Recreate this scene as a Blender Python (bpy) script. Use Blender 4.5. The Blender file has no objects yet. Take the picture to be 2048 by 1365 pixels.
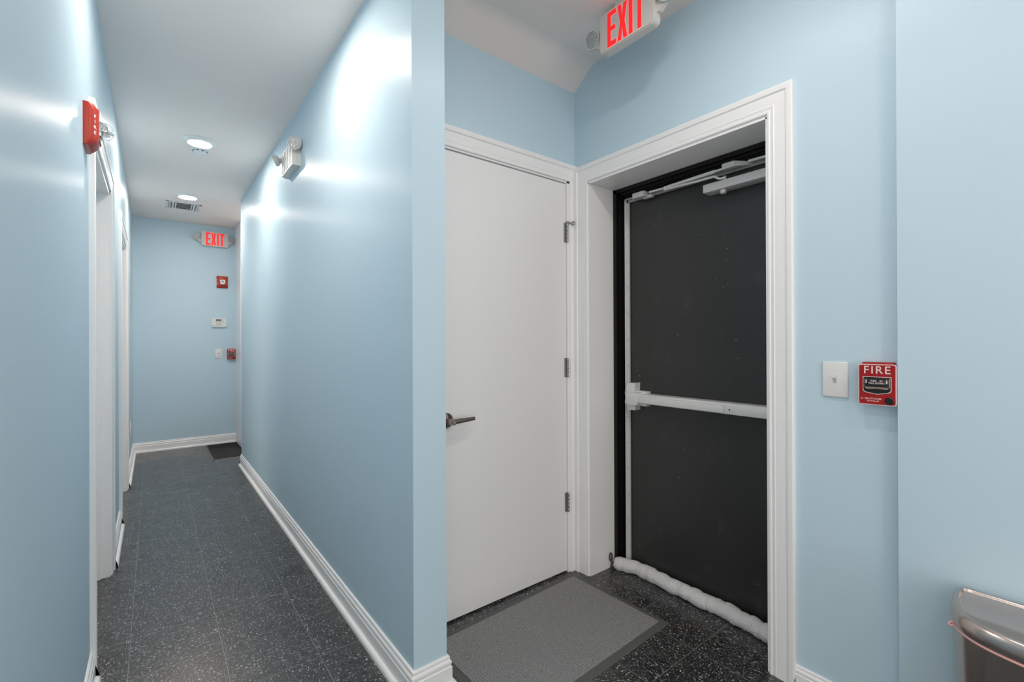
import bpy, bmesh, math, random
from mathutils import Vector, Matrix
random.seed(7)
PI = math.pi
C = bpy.context.scene.collection

# ------------------------------------------------------------------ camera
CAMH = 1.215
yaw, pitch, roll, fpx = 0.6633, 0.0013, 0.0040, 918.22
cd = bpy.data.cameras.new('camera'); cam = bpy.data.objects.new('camera', cd); C.objects.link(cam)
cd.sensor_width = 36.0; cd.lens = fpx / 2048 * 36.0; cd.clip_start = 0.02; cd.clip_end = 60
_s, _c = math.sin(yaw), math.cos(yaw)
F = Vector((_s, _c, 0)); R = Vector((_c, -_s, 0)); U = Vector((0, 0, 1))
F2 = F * math.cos(pitch) + U * math.sin(pitch); U2 = U * math.cos(pitch) - F * math.sin(pitch)
# the picture is turned by roll: image-right axis and image-up axis
Rr = R * math.cos(roll) - U2 * math.sin(roll); Ur = R * math.sin(roll) + U2 * math.cos(roll)
cam.matrix_world = Matrix(((Rr.x, Ur.x, -F2.x, 0), (Rr.y, Ur.y, -F2.y, 0), (Rr.z, Ur.z, -F2.z, CAMH), (0, 0, 0, 1)))
bpy.context.scene.camera = cam

# ------------------------------------------------------------------ world, exposure, light levels
sc = bpy.context.scene
w = bpy.data.worlds.new('world'); sc.world = w; w.use_nodes = True
w.node_tree.nodes['Background'].inputs[0].default_value = (1, 0.955, 0.90, 1)
w.node_tree.nodes['Background'].inputs[1].default_value = 2.3
sc.view_settings.view_transform = 'Standard'; sc.view_settings.look = 'None'
sc.view_settings.gamma = 1; sc.view_settings.use_curve_mapping = False
sc.view_settings.exposure = 0.0
HALL_LAMP = 245.0
VEST_LAMP = 420.0
ROOM_LAMP = 135.0
sc.cycles.max_bounces = 14; sc.cycles.diffuse_bounces = 8; sc.cycles.glossy_bounces = 6

def portal(loc, rot, sx, sy):
    l = bpy.data.lights.new('window_daylight', 'AREA'); l.shape = 'RECTANGLE'; l.size = sx; l.size_y = sy; l.cycles.is_portal = True
    o = bpy.data.objects.new('window_daylight', l); C.objects.link(o); o.location = loc; o.rotation_euler = rot
portal((-0.7, -2.66, 1.35), (PI / 2, 0, 0), 4.4, 2.2)        # daylight by the unseen rear window, added for fill
portal((-3.26, -1.0, 1.35), (PI / 2, 0, -PI / 2), 2.6, 2.2)    # and by the unseen side window, likewise added

portal((-2.66, 5.35, 1.4), (PI / 2, 0, -PI / 2), 2.3, 2.0)    # and by the window of the room behind the second doorway

# ------------------------------------------------------------------ plan of the place (metres)
XL, XR, XR2, YD, XE, YF, YN = -0.1805, 0.6876, 0.8139, 1.726, 1.778, 6.546, 1.423
XJ, YJ = 1.748, 0.371            # face of the projecting wall on the right
HC, HC2, HCH = 2.6155, 2.6336, 2.5416
YRE, XN = 5.244, 0.7965
DOORH, DOORL, CW = 2.048, 2.006, 0.088
REAR, ROOMX, YL0 = -2.6, -3.2, 0.55

# ------------------------------------------------------------------ materials
def mat(name, col, rough=0.5, metal=0.0, spec=0.5, **kw):
    m = bpy.data.materials.new(name); m.use_nodes = True
    b = m.node_tree.nodes['Principled BSDF']
    b.inputs['Base Color'].default_value = (*col, 1); b.inputs['Roughness'].default_value = rough
    b.inputs['Metallic'].default_value = metal; b.inputs['Specular IOR Level'].default_value = spec
    for k, v in kw.items(): b.inputs[k.replace('_', ' ')].default_value = v
    return m
class N:
    """tiny node helper"""
    def __init__(s, m): s.t = m.node_tree; s.b = s.t.nodes['Principled BSDF']
    def new(s, typ, **kw):
        n = s.t.nodes.new(typ)
        for k, v in kw.items(): setattr(n, k, v)
        return n
    def link(s, a, b): s.t.links.new(a, b)
    def pos(s): return s.new('ShaderNodeNewGeometry').outputs['Position']
    def obj(s): return s.new('ShaderNodeTexCoord').outputs['Object']
    def math(s, op, a, b=None, c=None, clamp=False):
        n = s.new('ShaderNodeMath', operation=op); n.use_clamp = clamp
        for i, v in enumerate((a, b, c)):
            if v is None: continue
            if isinstance(v, (int, float)): n.inputs[i].default_value = v
            else: s.link(v, n.inputs[i])
        return n.outputs[0]
    def vmath(s, op, a, b=None):
        n = s.new('ShaderNodeVectorMath', operation=op)
        for i, v in enumerate((a, b)):
            if v is None: continue
            if isinstance(v, (tuple, list)): n.inputs[i].default_value = v
            else: s.link(v, n.inputs[i])
        return n.outputs[0]
    def noise(s, vec, scale, detail=2.0, rough=0.5):
        n = s.new('ShaderNodeTexNoise'); n.inputs['Scale'].default_value = scale
        n.inputs['Detail'].default_value = detail; n.inputs['Roughness'].default_value = rough
        s.link(vec, n.inputs['Vector']); return n.outputs['Fac']
    def ramp(s, fac, stops):
        n = s.new('ShaderNodeValToRGB'); e = n.color_ramp.elements
        while len(e) < len(stops): e.new(0.5)
        for i, (p, c) in enumerate(stops):
            e[i].position = p; e[i].color = (c, c, c, 1) if isinstance(c, (int, float)) else (*c, 1)
        s.link(fac, n.inputs[0]); return n.outputs[0]
    def mix(s, fac, a, b):
        n = s.new('ShaderNodeMix', data_type='RGBA')
        for i, v in ((0, fac), (6, a), (7, b)):
            if isinstance(v, (int, float)): n.inputs[i].default_value = v
            elif isinstance(v, tuple): n.inputs[i].default_value = (*v, 1)
            else: s.link(v, n.inputs[i])
        return n.outputs[2]
    def bump(s, h, strength, dist):
        n = s.new('ShaderNodeBump'); n.inputs['Strength'].default_value = strength; n.inputs['Distance'].default_value = dist
        s.link(h, n.inputs['Height']); s.link(n.outputs[0], s.b.inputs['Normal'])

WALLCOL = (0.525, 0.672, 0.762)
M = {}
def wall_paint():
    m = mat('blue_satin_paint', WALLCOL, 0.42, spec=0.26); n = N(m)
    p = n.pos()
    fine = n.noise(p, 260, 2); soft = n.noise(n.vmath('MULTIPLY', p, (1.0, 1.0, 0.35)), 7, 2)
    h = n.math('ADD', n.math('MULTIPLY', fine, 0.25), n.math('MULTIPLY', soft, 3.0))
    n.bump(h, 0.35, 0.0012)
    n.b.inputs['Anisotropic'].default_value = 0.78
    v = n.new('ShaderNodeCombineXYZ'); v.inputs[0].default_value = 1; v.inputs[1].default_value = 1
    n.link(v.outputs[0], n.b.inputs['Tangent'])
    mot = n.noise(p, 1.7, 3)
    n.link(n.mix(mot, tuple(c * 0.985 for c in WALLCOL), tuple(c * 1.015 for c in WALLCOL)), n.b.inputs['Base Color'])
    return m
M['wall'] = wall_paint()
m = mat('ceiling_paint', (0.86, 0.79, 0.755), 0.6, spec=0.3); n = N(m); n.bump(n.noise(n.pos(), 180, 2), 0.2, 0.0006); M['ceiling'] = m
m = mat('white_trim_paint', (0.85, 0.85, 0.85), 0.33); n = N(m); n.bump(n.noise(n.pos(), 60, 2), 0.12, 0.0006); M['trim'] = m
m = mat('white_door_paint', (0.82, 0.82, 0.82), 0.38); n = N(m)
n.bump(n.math('ADD', n.noise(n.pos(), 320, 1), n.math('MULTIPLY', n.noise(n.pos(), 9, 1), 2)), 0.12, 0.0008); M['door'] = m
def floor_mat():
    m = mat('speckled_vinyl_tile', (0.03, 0.03, 0.03), 0.28, spec=0.8); n = N(m); p = n.pos()
    T = 0.2915
    q = n.vmath('MULTIPLY', n.vmath('SUBTRACT', p, (1.673, 0.986, 0)), (1 / T, 1 / T, 0))
    sep = n.new('ShaderNodeSeparateXYZ'); n.link(q, sep.inputs[0])
    fx = n.math('FRACT', sep.outputs[0]); fy = n.math('FRACT', sep.outputs[1])
    ix = n.math('FLOOR', sep.outputs[0]); iy = n.math('FLOOR', sep.outputs[1])
    ex = n.math('MINIMUM', fx, n.math('SUBTRACT', 1, fx)); ey = n.math('MINIMUM', fy, n.math('SUBTRACT', 1, fy))
    seam = n.math('LESS_THAN', n.math('MINIMUM', ex, ey), 0.0036)
    par = n.math('MODULO', n.math('ABSOLUTE', n.math('ADD', ix, iy)), 2)
    par = n.math('GREATER_THAN', par, 0.5)
    # per-tile offset so flecks break at the seams
    cmb = n.new('ShaderNodeCombineXYZ'); n.link(n.math('MULTIPLY', ix, 3.17), cmb.inputs[0]); n.link(n.math('MULTIPLY', iy, 5.31), cmb.inputs[1])
    pt = n.vmath('ADD', p, cmb.outputs[0])
    wob = n.new('ShaderNodeTexNoise'); wob.inputs['Scale'].default_value = 9; n.link(pt, wob.inputs['Vector'])
    pw = n.vmath('ADD', pt, n.vmath('MULTIPLY', wob.outputs['Color'], (0.05, 0.05, 0)))
    a = n.vmath('MULTIPLY', pw, (150, 420, 1)); b_ = n.vmath('MULTIPLY', pw, (420, 150, 1))
    mv = n.new('ShaderNodeMix', data_type='VECTOR'); n.link(par, mv.inputs[0]); n.link(a, mv.inputs[4]); n.link(b_, mv.inputs[5])
    def flecks(vec, scl, thr, keep):
        v = n.new('ShaderNodeTexVoronoi', voronoi_dimensions='2D'); v.inputs['Scale'].default_value = scl; n.link(vec, v.inputs['Vector'])
        s1 = n.new('ShaderNodeSeparateColor'); n.link(v.outputs['Color'], s1.inputs[0])
        near = n.math('LESS_THAN', v.outputs['Distance'], thr)
        ok = n.math('GREATER_THAN', s1.outputs[0], keep)
        return n.math('MULTIPLY', near, ok), s1.outputs[1]
    f1, r1 = flecks(mv.outputs[1], 1.0, 0.34, 0.83)
    f2, r2 = flecks(mv.outputs[1], 0.45, 0.30, 0.86)
    f3, r3 = flecks(n.vmath('MULTIPLY', pw, (330, 330, 1)), 1.0, 0.30, 0.86)
    base = n.ramp(n.noise(pw, 14, 4, 0.6), [(0.3, 0.010), (0.7, 0.034)])
    c1 = n.mix(f1, base, n.mix(r1, (0.09, 0.09, 0.09), (0.55, 0.55, 0.55)))
    c2 = n.mix(f2, c1, n.mix(r2, (0.12, 0.12, 0.12), (0.6, 0.6, 0.6)))
    c3 = n.mix(f3, c2, n.mix(r3, (0.06, 0.06, 0.06), (0.3, 0.3, 0.3)))
    c4 = n.mix(seam, c3, (0.21, 0.21, 0.21))
    n.link(c4, n.b.inputs['Base Color'])
    n.link(n.ramp(n.noise(p, 5, 3), [(0.3, 0.25), (0.75, 0.34)]), n.b.inputs['Roughness'])
    n.bump(n.math('SUBTRACT', n.math('MULTIPLY', n.noise(p, 45, 3), 0.4), seam), 0.12, 0.0008)
    return m
M['floor'] = floor_mat()
def carpet(name, lo, hi, c=0.011):
    m = mat(name, (0.2, 0.2, 0.2), 0.95, spec=0.1); n = N(m); p = n.obj()
    q = n.vmath('MULTIPLY', p, (1 / c, 1 / c, 0)); fl = n.vmath('FLOOR', q); fr = n.vmath('SUBTRACT', q, fl)
    wn = n.new('ShaderNodeTexWhiteNoise', noise_dimensions='2D'); n.link(fl, wn.inputs['Vector'])
    s = n.new('ShaderNodeSeparateXYZ'); n.link(fr, s.inputs[0])
    h = n.math('GREATER_THAN', wn.outputs['Value'], 0.5)
    inv = n.math('SUBTRACT', 1, h)
    along = n.math('ADD', n.math('MULTIPLY', s.outputs[0], h), n.math('MULTIPLY', s.outputs[1], inv))
    groove = n.math('MULTIPLY', n.math('LESS_THAN', n.math('ABSOLUTE', n.math('SUBTRACT', along, 0.5)), 0.085), n.math('GREATER_THAN', n.noise(p, 120, 1), 0.42))
    fine = n.noise(p, 620, 3, 0.85)
    col = n.ramp(fine, [(0.36, lo), (0.62, hi)])
    n.link(n.mix(n.math('MULTIPLY', groove, 0.55), col, (lo * 0.35,) * 3), n.b.inputs['Base Color'])
    n.bump(n.math('ADD', n.math('SUBTRACT', 1, groove), fine), 0.6, 0.003)
    return m
M['carpet'] = carpet('grey_ribbed_carpet', 0.05, 0.52, 0.0110)
M['carpet_dark'] = carpet('dark_carpet', 0.015, 0.06)
m = mat('mat_rubber', (0.095, 0.095, 0.095), 0.55); n = N(m); n.bump(n.noise(n.pos(), 150, 2), 0.2, 0.0006); M['rubber'] = m
def black_paint():
    m = mat('black_scuffed_paint', (0.02, 0.02, 0.02), 0.36, spec=0.5); n = N(m); p = n.pos()
    v = n.new('ShaderNodeTexVoronoi'); v.inputs['Scale'].default_value = 22; n.link(n.vmath('ADD', p, n.vmath('MULTIPLY', n.new('ShaderNodeTexNoise').outputs['Color'], (0.3, 0.3, 0.3))), v.inputs['Vector'])
    s1 = n.new('ShaderNodeSeparateColor'); n.link(v.outputs['Color'], s1.inputs[0])
    spot = n.math('MULTIPLY', n.math('LESS_THAN', v.outputs['Distance'], 0.045), n.math('GREATER_THAN', s1.outputs[0], 0.72))
    smear = n.ramp(n.noise(n.vmath('MULTIPLY', p, (1, 2.4, 1)), 5, 8, 0.75), [(0.58, 0.0), (0.78, 0.35)])
    col = n.mix(smear, (0.024, 0.024, 0.024), (0.10, 0.10, 0.10))
    n.link(n.mix(spot, col, (0.42, 0.42, 0.42)), n.b.inputs['Base Color'])
    n.link(n.ramp(n.noise(p, 3, 4), [(0.3, 0.3), (0.75, 0.46)]), n.b.inputs['Roughness'])
    n.bump(n.noise(p, 70, 3), 0.15, 0.0008)
    return m
M['black'] = black_paint()
M['frame_black'] = mat('black_frame_paint', (0.004, 0.004, 0.004), 0.42, spec=0.3)
M['black_plastic'] = mat('black_plastic', (0.01, 0.01, 0.01), 0.3)
M['alu'] = mat('satin_aluminium', (0.70, 0.70, 0.69), 0.40, 0.25)
M['alu_dull'] = mat('darker_aluminium', (0.42, 0.42, 0.42), 0.45, 0.4)  # darker, slightly rougher aluminium for the head strip
M['closer_paint'] = mat('silver_closer_paint', (0.60, 0.60, 0.60), 0.42, 0.15)
M['nickel'] = mat('satin_nickel', (0.34, 0.27, 0.23), 0.26, 1.0)
M['hinge'] = mat('dull_chrome', (0.36, 0.36, 0.36), 0.35, 0.8)
M['dark_gap'] = mat('dark_gap', (0.02, 0.02, 0.02), 0.6)
M['red'] = mat('red_plastic', (0.45, 0.028, 0.012), 0.33)
M['red_paint'] = mat('red_enamel', (0.34, 0.004, 0.006), 0.3)
M['white_ink'] = mat('white_ink', (0.78, 0.62, 0.60), 0.5)
M['plate'] = mat('white_plate_plastic', (0.74, 0.74, 0.73), 0.3)
M['housing'] = mat('white_abs_housing', (0.66, 0.62, 0.59), 0.4)
M['housing_grey'] = mat('white_thermoplastic', (0.60, 0.59, 0.57), 0.42)
M['seam_grey'] = mat('grey_key', (0.32, 0.32, 0.31), 0.5)
M['slot_white'] = mat('recessed_plate', (0.52, 0.52, 0.51), 0.5)
M['vent_shadow'] = mat('duct_shade', (0.16, 0.16, 0.16), 0.7)
M['lcd'] = mat('lcd_screen', (0.14, 0.15, 0.15), 0.2)
M['halo'] = mat('pink_letter_edge', (0.9, 0.35, 0.32), 0.5, Emission_Color=(1, 0.42, 0.38, 1), Emission_Strength=0.35)
M['letter'] = mat('lit_red_letter', (0.7, 0.01, 0.01), 0.5, Emission_Color=(1, 0.018, 0.022, 1), Emission_Strength=0.60)
def lens_mat():
    m = mat('faceted_lamp_lens', (0.50, 0.50, 0.49), 0.2, 0.45); n = N(m)
    v = n.new('ShaderNodeTexVoronoi', feature='DISTANCE_TO_EDGE'); v.inputs['Scale'].default_value = 170; n.link(n.obj(), v.inputs['Vector'])
    n.link(n.ramp(v.outputs['Distance'], [(0.02, 0.34), (0.16, 0.58)]), n.b.inputs['Base Color'])
    n.bump(v.outputs['Distance'], 0.8, 0.003); return m
M['lens'] = lens_mat()
M['clear'] = mat('clear_strobe_plastic', (1, 1, 1), 0.03, Transmission_Weight=1.0, IOR=1.3)
M['reflector'] = mat('strobe_reflector', (0.75, 0.73, 0.70), 0.15, 0.9)
m = mat('canvas', (0.74, 0.74, 0.74), 0.85, spec=0.2); n = N(m); n.bump(n.math('ADD', n.noise(n.pos(), 700, 2), n.math('MULTIPLY', n.noise(n.vmath('MULTIPLY', n.pos(), (1.0, 2.6, 1.0)), 34, 4, 0.65), 9)), 0.6, 0.003); M['canvas'] = m
M['piping'] = mat('pale_piping', (0.74, 0.74, 0.74), 0.7)
M['cord'] = mat('dark_cord', (0.02, 0.02, 0.02), 0.7)
def steel():
    m = mat('brushed_stainless', (0.56, 0.475, 0.435), 0.25, 1.0); n = N(m)
    h = n.noise(n.vmath('MULTIPLY', n.pos(), (8, 8, 900)), 1.0, 2)
    n.bump(h, 0.08, 0.0004); return m
M['steel'] = steel()
M['liner'] = mat('pink_bin_liner', (0.75, 0.42, 0.40), 0.35)
M['lamp_trim'] = mat('lamp_trim', (0.78, 0.78, 0.78), 0.4)
m = mat('lit_diffuser', (0.9, 0.9, 0.9), 0.4, Emission_Color=(1, 0.875, 0.775, 1), Emission_Strength=HALL_LAMP); M['lit'] = m
m = mat('lit_room_diffuser', (0.9, 0.9, 0.9), 0.4, Emission_Color=(1, 0.93, 0.87, 1), Emission_Strength=ROOM_LAMP); M['lit_room'] = m
m = mat('lit_entry_diffuser', (0.9, 0.9, 0.9), 0.4, Emission_Color=(1, 0.90, 0.82, 1), Emission_Strength=VEST_LAMP); M['lit_entry'] = m

# ------------------------------------------------------------------ mesh helpers
def box(bm, lo, hi, bev=0.0, seg=2):
    lo, hi = Vector(lo), Vector(hi)
    r = bmesh.ops.create_cube(bm, size=1)
    for v in r['verts']:
        v.co = Vector(((lo[i] + hi[i]) / 2 + v.co[i] * (hi[i] - lo[i]) for i in range(3)))
    if bev > 0:
        es = list({e for v in r['verts'] for e in v.link_edges})
        bmesh.ops.bevel(bm, geom=es, offset=bev, segments=seg, profile=0.5, affect='EDGES')
def frame_of(d):
    d = Vector(d).normalized(); a = Vector((0, 0, 1)) if abs(d.z) < 0.9 else Vector((1, 0, 0))
    x = a.cross(d).normalized(); return x, d.cross(x), d
def lathe(bm, o, d, prof, seg=32, cap0=True, cap1=True):
    """prof: (radius, distance along d)"""
    x, y, z = frame_of(d); o = Vector(o); rings = []
    for r, h in prof:
        rings.append([bm.verts.new(o + z * h + (x * math.cos(t) + y * math.sin(t)) * r) for t in (2 * PI * k / seg for k in range(seg))])
    for a, b in zip(rings, rings[1:]):
        for k in range(seg): bm.faces.new((a[k], a[(k + 1) % seg], b[(k + 1) % seg], b[k]))
    if cap0: bm.faces.new(rings[0][::-1])
    if cap1: bm.faces.new(rings[-1])
def cyl(bm, p0, p1, r, seg=20):
    p0, p1 = Vector(p0), Vector(p1); L = (p1 - p0).length
    lathe(bm, p0, p1 - p0, [(r, 0), (r, L)], seg)
def prism(bm, pts, d):
    """polygon of 3-D points extruded by vector d"""
    d = Vector(d); a = [bm.verts.new(Vector(p)) for p in pts]; b = [bm.verts.new(Vector(p) + d) for p in pts]
    n = len(pts); bm.faces.new(a[::-1]); bm.faces.new(b)
    for k in range(n): bm.faces.new((a[k], a[(k + 1) % n], b[(k + 1) % n], b[k]))
def tube(bm, pts, r, seg=12, cap=True, rf=None):
    pts = [Vector(p) for p in pts]; rings = []; px = None
    for i, p in enumerate(pts):
        t = (pts[min(i + 1, len(pts) - 1)] - pts[max(i - 1, 0)]).normalized()
        if px is None: x, y, _ = frame_of(t)
        else: x = (px - t * px.dot(t)).normalized(); y = t.cross(x)
        px = x; rr = rf(i) if rf else r
        rings.append([bm.verts.new(p + (x * math.cos(a) + y * math.sin(a)) * rr) for a in (2 * PI * k / seg for k in range(seg))])
    for a, b in zip(rings, rings[1:]):
        for k in range(seg): bm.faces.new((a[k], a[(k + 1) % seg], b[(k + 1) % seg], b[k]))
    if cap: bm.faces.new(rings[0][::-1]); bm.faces.new(rings[-1])
def obj(name, bm, m, parent=None, off=(0, 0, 0), smooth=None):
    bmesh.ops.recalc_face_normals(bm, faces=bm.faces[:])
    if any(off): bmesh.ops.translate(bm, verts=bm.verts[:], vec=-Vector(off))
    me = bpy.data.meshes.new(name); bm.to_mesh(me); bm.free()
    me.materials.append(m if not isinstance(m, str) else M[m])
    o = bpy.data.objects.new(name, me); C.objects.link(o)
    if smooth:
        me.shade_smooth()
        me.set_sharp_from_angle(angle=math.radians(smooth))
    if parent: o.parent = parent
    return o
def mk(f, *a, **k):
    bm = bmesh.new(); f(bm, *a, **k); return bm
def boxes(*L, bev=0.0):
    bm = bmesh.new()
    for lo, hi in L: box(bm, lo, hi, bev)
    return bm
def struct(name, bm, m, parent=None, label=None, **k):
    o = obj(name, bm, m, parent, **k)
    if parent is None: o['kind'] = 'structure'
    if label: o['label'] = label
    return o
def thing(name, label, cat, loc=(0, 0, 0), rz=0.0, group=None):
    o = bpy.data.objects.new(name, None); C.objects.link(o); o.location = loc; o.rotation_euler = (0, 0, rz)
    o.empty_display_size = 0.05
    o['label'] = label; o['category'] = cat
    if group: o['group'] = group
    return o
def copy_tree(o, parent=None):
    c = o.copy(); C.objects.link(c); c.parent = parent
    for ch in list(o.children): copy_tree(ch, c)
    return c
def place(o, loc, rz, label, group=None):
    o.location = loc; o.rotation_euler = (0, 0, rz); o['label'] = label
    if group: o['group'] = group
    return o
_fontcache = {}
def text_mesh(bm, s, size, origin, right=(1, 0, 0), up=(0, 0, 1), depth=0.0004, bold=0.0, align='CENTER', sx=1.0, spacing=1.0):
    """flat letters, extruded a little out of the surface"""
    cu = bpy.data.curves.new('t', 'FONT'); cu.body = s; cu.size = size; cu.align_x = align; cu.align_y = 'CENTER'
    cu.offset = bold; cu.space_character = spacing; cu.extrude = depth
    to = bpy.data.objects.new('t', cu); C.objects.link(to)
    me = bpy.data.meshes.new_from_object(to)
    right, up = Vector(right), Vector(up); nrm = right.cross(up); o = Vector(origin)
    base = len(bm.verts); vs = [bm.verts.new(o + right * v.co.x * sx + up * v.co.y + nrm * v.co.z) for v in me.vertices]
    for p in me.polygons:
        try: bm.faces.new([vs[i] for i in p.vertices])
        except ValueError: pass
    bpy.data.objects.remove(to); bpy.data.curves.remove(cu); bpy.data.meshes.remove(me)

# ------------------------------------------------------------------ structure: floor, ceiling, walls
struct('floor', boxes(((ROOMX - .2, REAR - 0.2, -0.08), (3.2, 7.0, 0))), 'floor')
bm = boxes(((ROOMX - .2, REAR - 0.2, HC), (XR2, YF + 0.15, HC + 0.06)), ((XR2, REAR - 0.2, HC2), (3.0, YD + 0.02, HC2 + 0.06)))
struct('ceiling', bm, 'ceiling')
# slanted soffit over the closet door (rounded where it leaves the ceiling)
bm = bmesh.new()
y1, prof = 1.595, []
prof = [(YD + 0.02, HC2 + 0.02), (YD + 0.02, HCH - 0.012), (YD, HCH), (1.640, 2.6045), (1.622, 2.617), (1.604, 2.6265), (1.585, 2.632), (1.57, HC2 + 0.0002), (1.57, HC2 + 0.02)]
prism(bm, [(XR2, y, z) for y, z in prof], (XE - XR2 + 0.02, 0, 0))
struct('trim_1', bm, 'ceiling', smooth=30)
# left wall with two doorways
T = 0.115
D1 = (2.308, 3.188); D2 = (4.073, 4.930)
WT = 2.7
bm = boxes(((XL - T, YL0, 0), (XL, D1[0], WT)), ((XL - T, D1[1], 0), (XL, D2[0], WT)), ((XL - T, D2[1], 0), (XL, YF + 0.1, WT)),
           ((XL - T, D1[0], DOORL), (XL, D1[1], WT)), ((XL - T, D2[0], DOORL), (XL, D2[1], WT)))
struct('wall_left', bm, 'wall')
struct('wall_right', boxes(((XR, YN, 0), (XR2, YRE, WT))), 'wall')
struct('wall_far', boxes(((XL - T, YF, 0), (XN + 0.12, YF + 0.12, WT))), 'wall')
struct('trim_2', boxes(((XN, 6.10, 0), (XN + 0.10, YF, HC + 0.02))), 'trim')
# closet wall with its door opening
CX0, CX1 = 0.925, 1.715
bm = boxes(((XR2, YD, 0), (CX0 - 0.012, YD + 0.12, WT)), ((CX1 + 0.012, YD, 0), (XE + 0.3, YD + 0.12, WT)), ((CX0 - 0.012, YD, DOORH + 0.01), (CX1 + 0.012, YD + 0.12, WT)))
struct('wall_closet', bm, 'wall')
struct('wall_closet_back', boxes(((XR2, YD + 0.6, 0), (XE + 0.3, YD + 0.66, WT))), 'wall')
# exit wall
EY0, EY1, XF = 0.746, 1.630, 1.966
bm = boxes(((XE, YJ, 0), (XE + 0.30, EY0, WT)), ((XE, EY1, 0), (XE + 0.30, YD, WT)), ((XE, EY0, 2.036), (XE + 0.30, EY1, WT)))
struct('wall_exit', bm, 'wall')
struct('wall_projecting', boxes(((XJ, REAR, 0), (XE + 0.30, YJ, WT))), 'wall')
# unseen room behind the camera, widened and given large windows for fill light
def windowed(a0, a1, w0, w1, z0, z1, conv):
    bm = bmesh.new()
    for p, q in (((a0, 0), (w0, WT)), ((w1, 0), (a1, WT)), ((w0, 0), (w1, z0)), ((w0, z1), (w1, WT))):
        A = conv(p[0], p[1], 0); B = conv(q[0], q[1], .12)
        box(bm, [min(x, y) for x, y in zip(A, B)], [max(x, y) for x, y in zip(A, B)])
    return bm
FILL_WIN = [('wall_rear', 'fill_window_1', ROOMX, XE + .3, -2.9, 1.5, lambda a, z, t: (a, REAR - t, z)), ('wall_side', 'fill_window_2', REAR, YL0 + .1, -2.3, .3, lambda a, z, t: (ROOMX - t, a, z))]
for wn, gn, a0, a1, w0, w1, cv in FILL_WIN:
    struct(wn, windowed(a0, a1, w0, w1, .25, 2.45, cv), 'wall')
    bm = bmesh.new()
    for p, q in (((w0, .25), (w0 + .06, 2.45)), ((w1 - .06, .25), (w1, 2.45)), ((w0, .25), (w1, .31)), ((w0, 2.39), (w1, 2.45)), (((w0 + w1) / 2 - .03, .25), ((w0 + w1) / 2 + .03, 2.45))):
        A = cv(p[0], p[1], .03); B = cv(q[0], q[1], .09)
        box(bm, [min(x, y) for x, y in zip(A, B)], [max(x, y) for x, y in zip(A, B)])
    struct(gn, bm, 'trim')
bm = boxes(((-2.72, 3.42, 0), (XL - T, 3.54, WT)), ((-2.72, 6.8, 0), (XL, 6.92, WT)), ((-2.72, 3.54, 0), (-2.6, 4.2, WT)), ((-2.72, 6.5, 0), (-2.6, 6.8, WT)), ((-2.72, 4.2, 0), (-2.6, 6.5, .4)), ((-2.72, 4.2, 2.4), (-2.6, 6.5, WT)), ((XL - T, YF, 0), (XL, 6.92, WT)))
struct('wall_side_room', bm, 'trim')
struct('wall_partition', boxes(((ROOMX - .12, YL0, 0), (XL, YL0 + .12, WT))), 'wall')
# entry vestibule on the right at the far end (lets light in on the far wall)
bm = boxes(((XR2, YRE - 0.12, 0), (2.6, YRE, 3.5)), ((XN + 0.10, 6.10, 0), (2.6, 6.2, 3.5)), ((2.6, YRE - 0.12, 0), (2.7, 6.2, 3.5)), ((XR2 - 0.02, YRE, HC + 0.06), (XR2, 6.2, 3.5)), ((XR2 - 0.02, YRE - 0.12, 3.4), (2.7, 6.2, 3.5)))
struct('wall_vestibule', bm, 'trim')

# ------------------------------------------------------------------ casings and baseboards
CPROF = [(0, 0), (0, .0085), (.004, .0105), (.009, .0105), (.011, .0085), (.018, .0095), (.022, .0115), (.026, .010), (.055, .0125),
         (.062, .0125), (.066, .017), (.071, .0185), (.083, .0185), (.088, .0155), (.088, 0)]
def casing(bm, a0, a1, zt, conv, lim0=None, lim1=None):
    """conv(a, z, t) -> world; legs end on the floor; lim clips a leg's outer side"""
    rows = []
    for d, t in CPROF:
        l, r = a0 - d, a1 + d
        if lim0 is not None: l = max(l, lim0)
        if lim1 is not None: r = min(r, lim1)
        rows.append([bm.verts.new(Vector(conv(a, z, t))) for a, z in ((l, 0), (l, zt + d), (r, zt + d), (r, 0))])
    for p, q in zip(rows, rows[1:]):
        for k in range(3): bm.faces.new((p[k], p[k + 1], q[k + 1], q[k]))
cvE = lambda a, z, t: (XE - t, a, z)
cvL = lambda a, z, t: (XL + t, a, z)
cvD = lambda a, z, t: (a, YD - t, z)
bm = bmesh.new(); casing(bm, EY0, EY1, 2.043, cvE); struct('trim_3', bm, 'trim', smooth=25)
# jamb lining of the exit recess
bm = boxes(((XE - .002, EY1 - .008, 0), (XF, EY1 + .006, 2.036)), ((XE - .002, EY0 - .006, 0), (XF, EY0 + .008, 2.036)), ((XE - .002, EY0, 2.030), (XF, EY1, 2.044)))
struct('trim_4', bm, 'trim')
bm = bmesh.new(); casing(bm, CX0 - 0.020, CX1 + 0.020, DOORH + 0.010, cvD, XR2 + .001, XE - .0005); struct('trim_5', bm, 'trim', smooth=25)
bm = boxes(((CX0 - .02, YD - .001, 0), (CX0 - .003, YD + .12, DOORH + .01)), ((CX1 + .003, YD - .001, 0), (CX1 + .020, YD + .12, DOORH + .01)), ((CX0 - .02, YD - .001, DOORH + .001), (CX1 + .02, YD + .12, DOORH + .02)))
box(bm, (CX1 - .012, YD + .046, 0), (CX1 + .004, YD + .08, DOORH)); box(bm, (CX0 - .004, YD + .046, 0), (CX0 + .012, YD + .08, DOORH))
struct('trim_6', bm, 'trim')
k = 7
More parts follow.
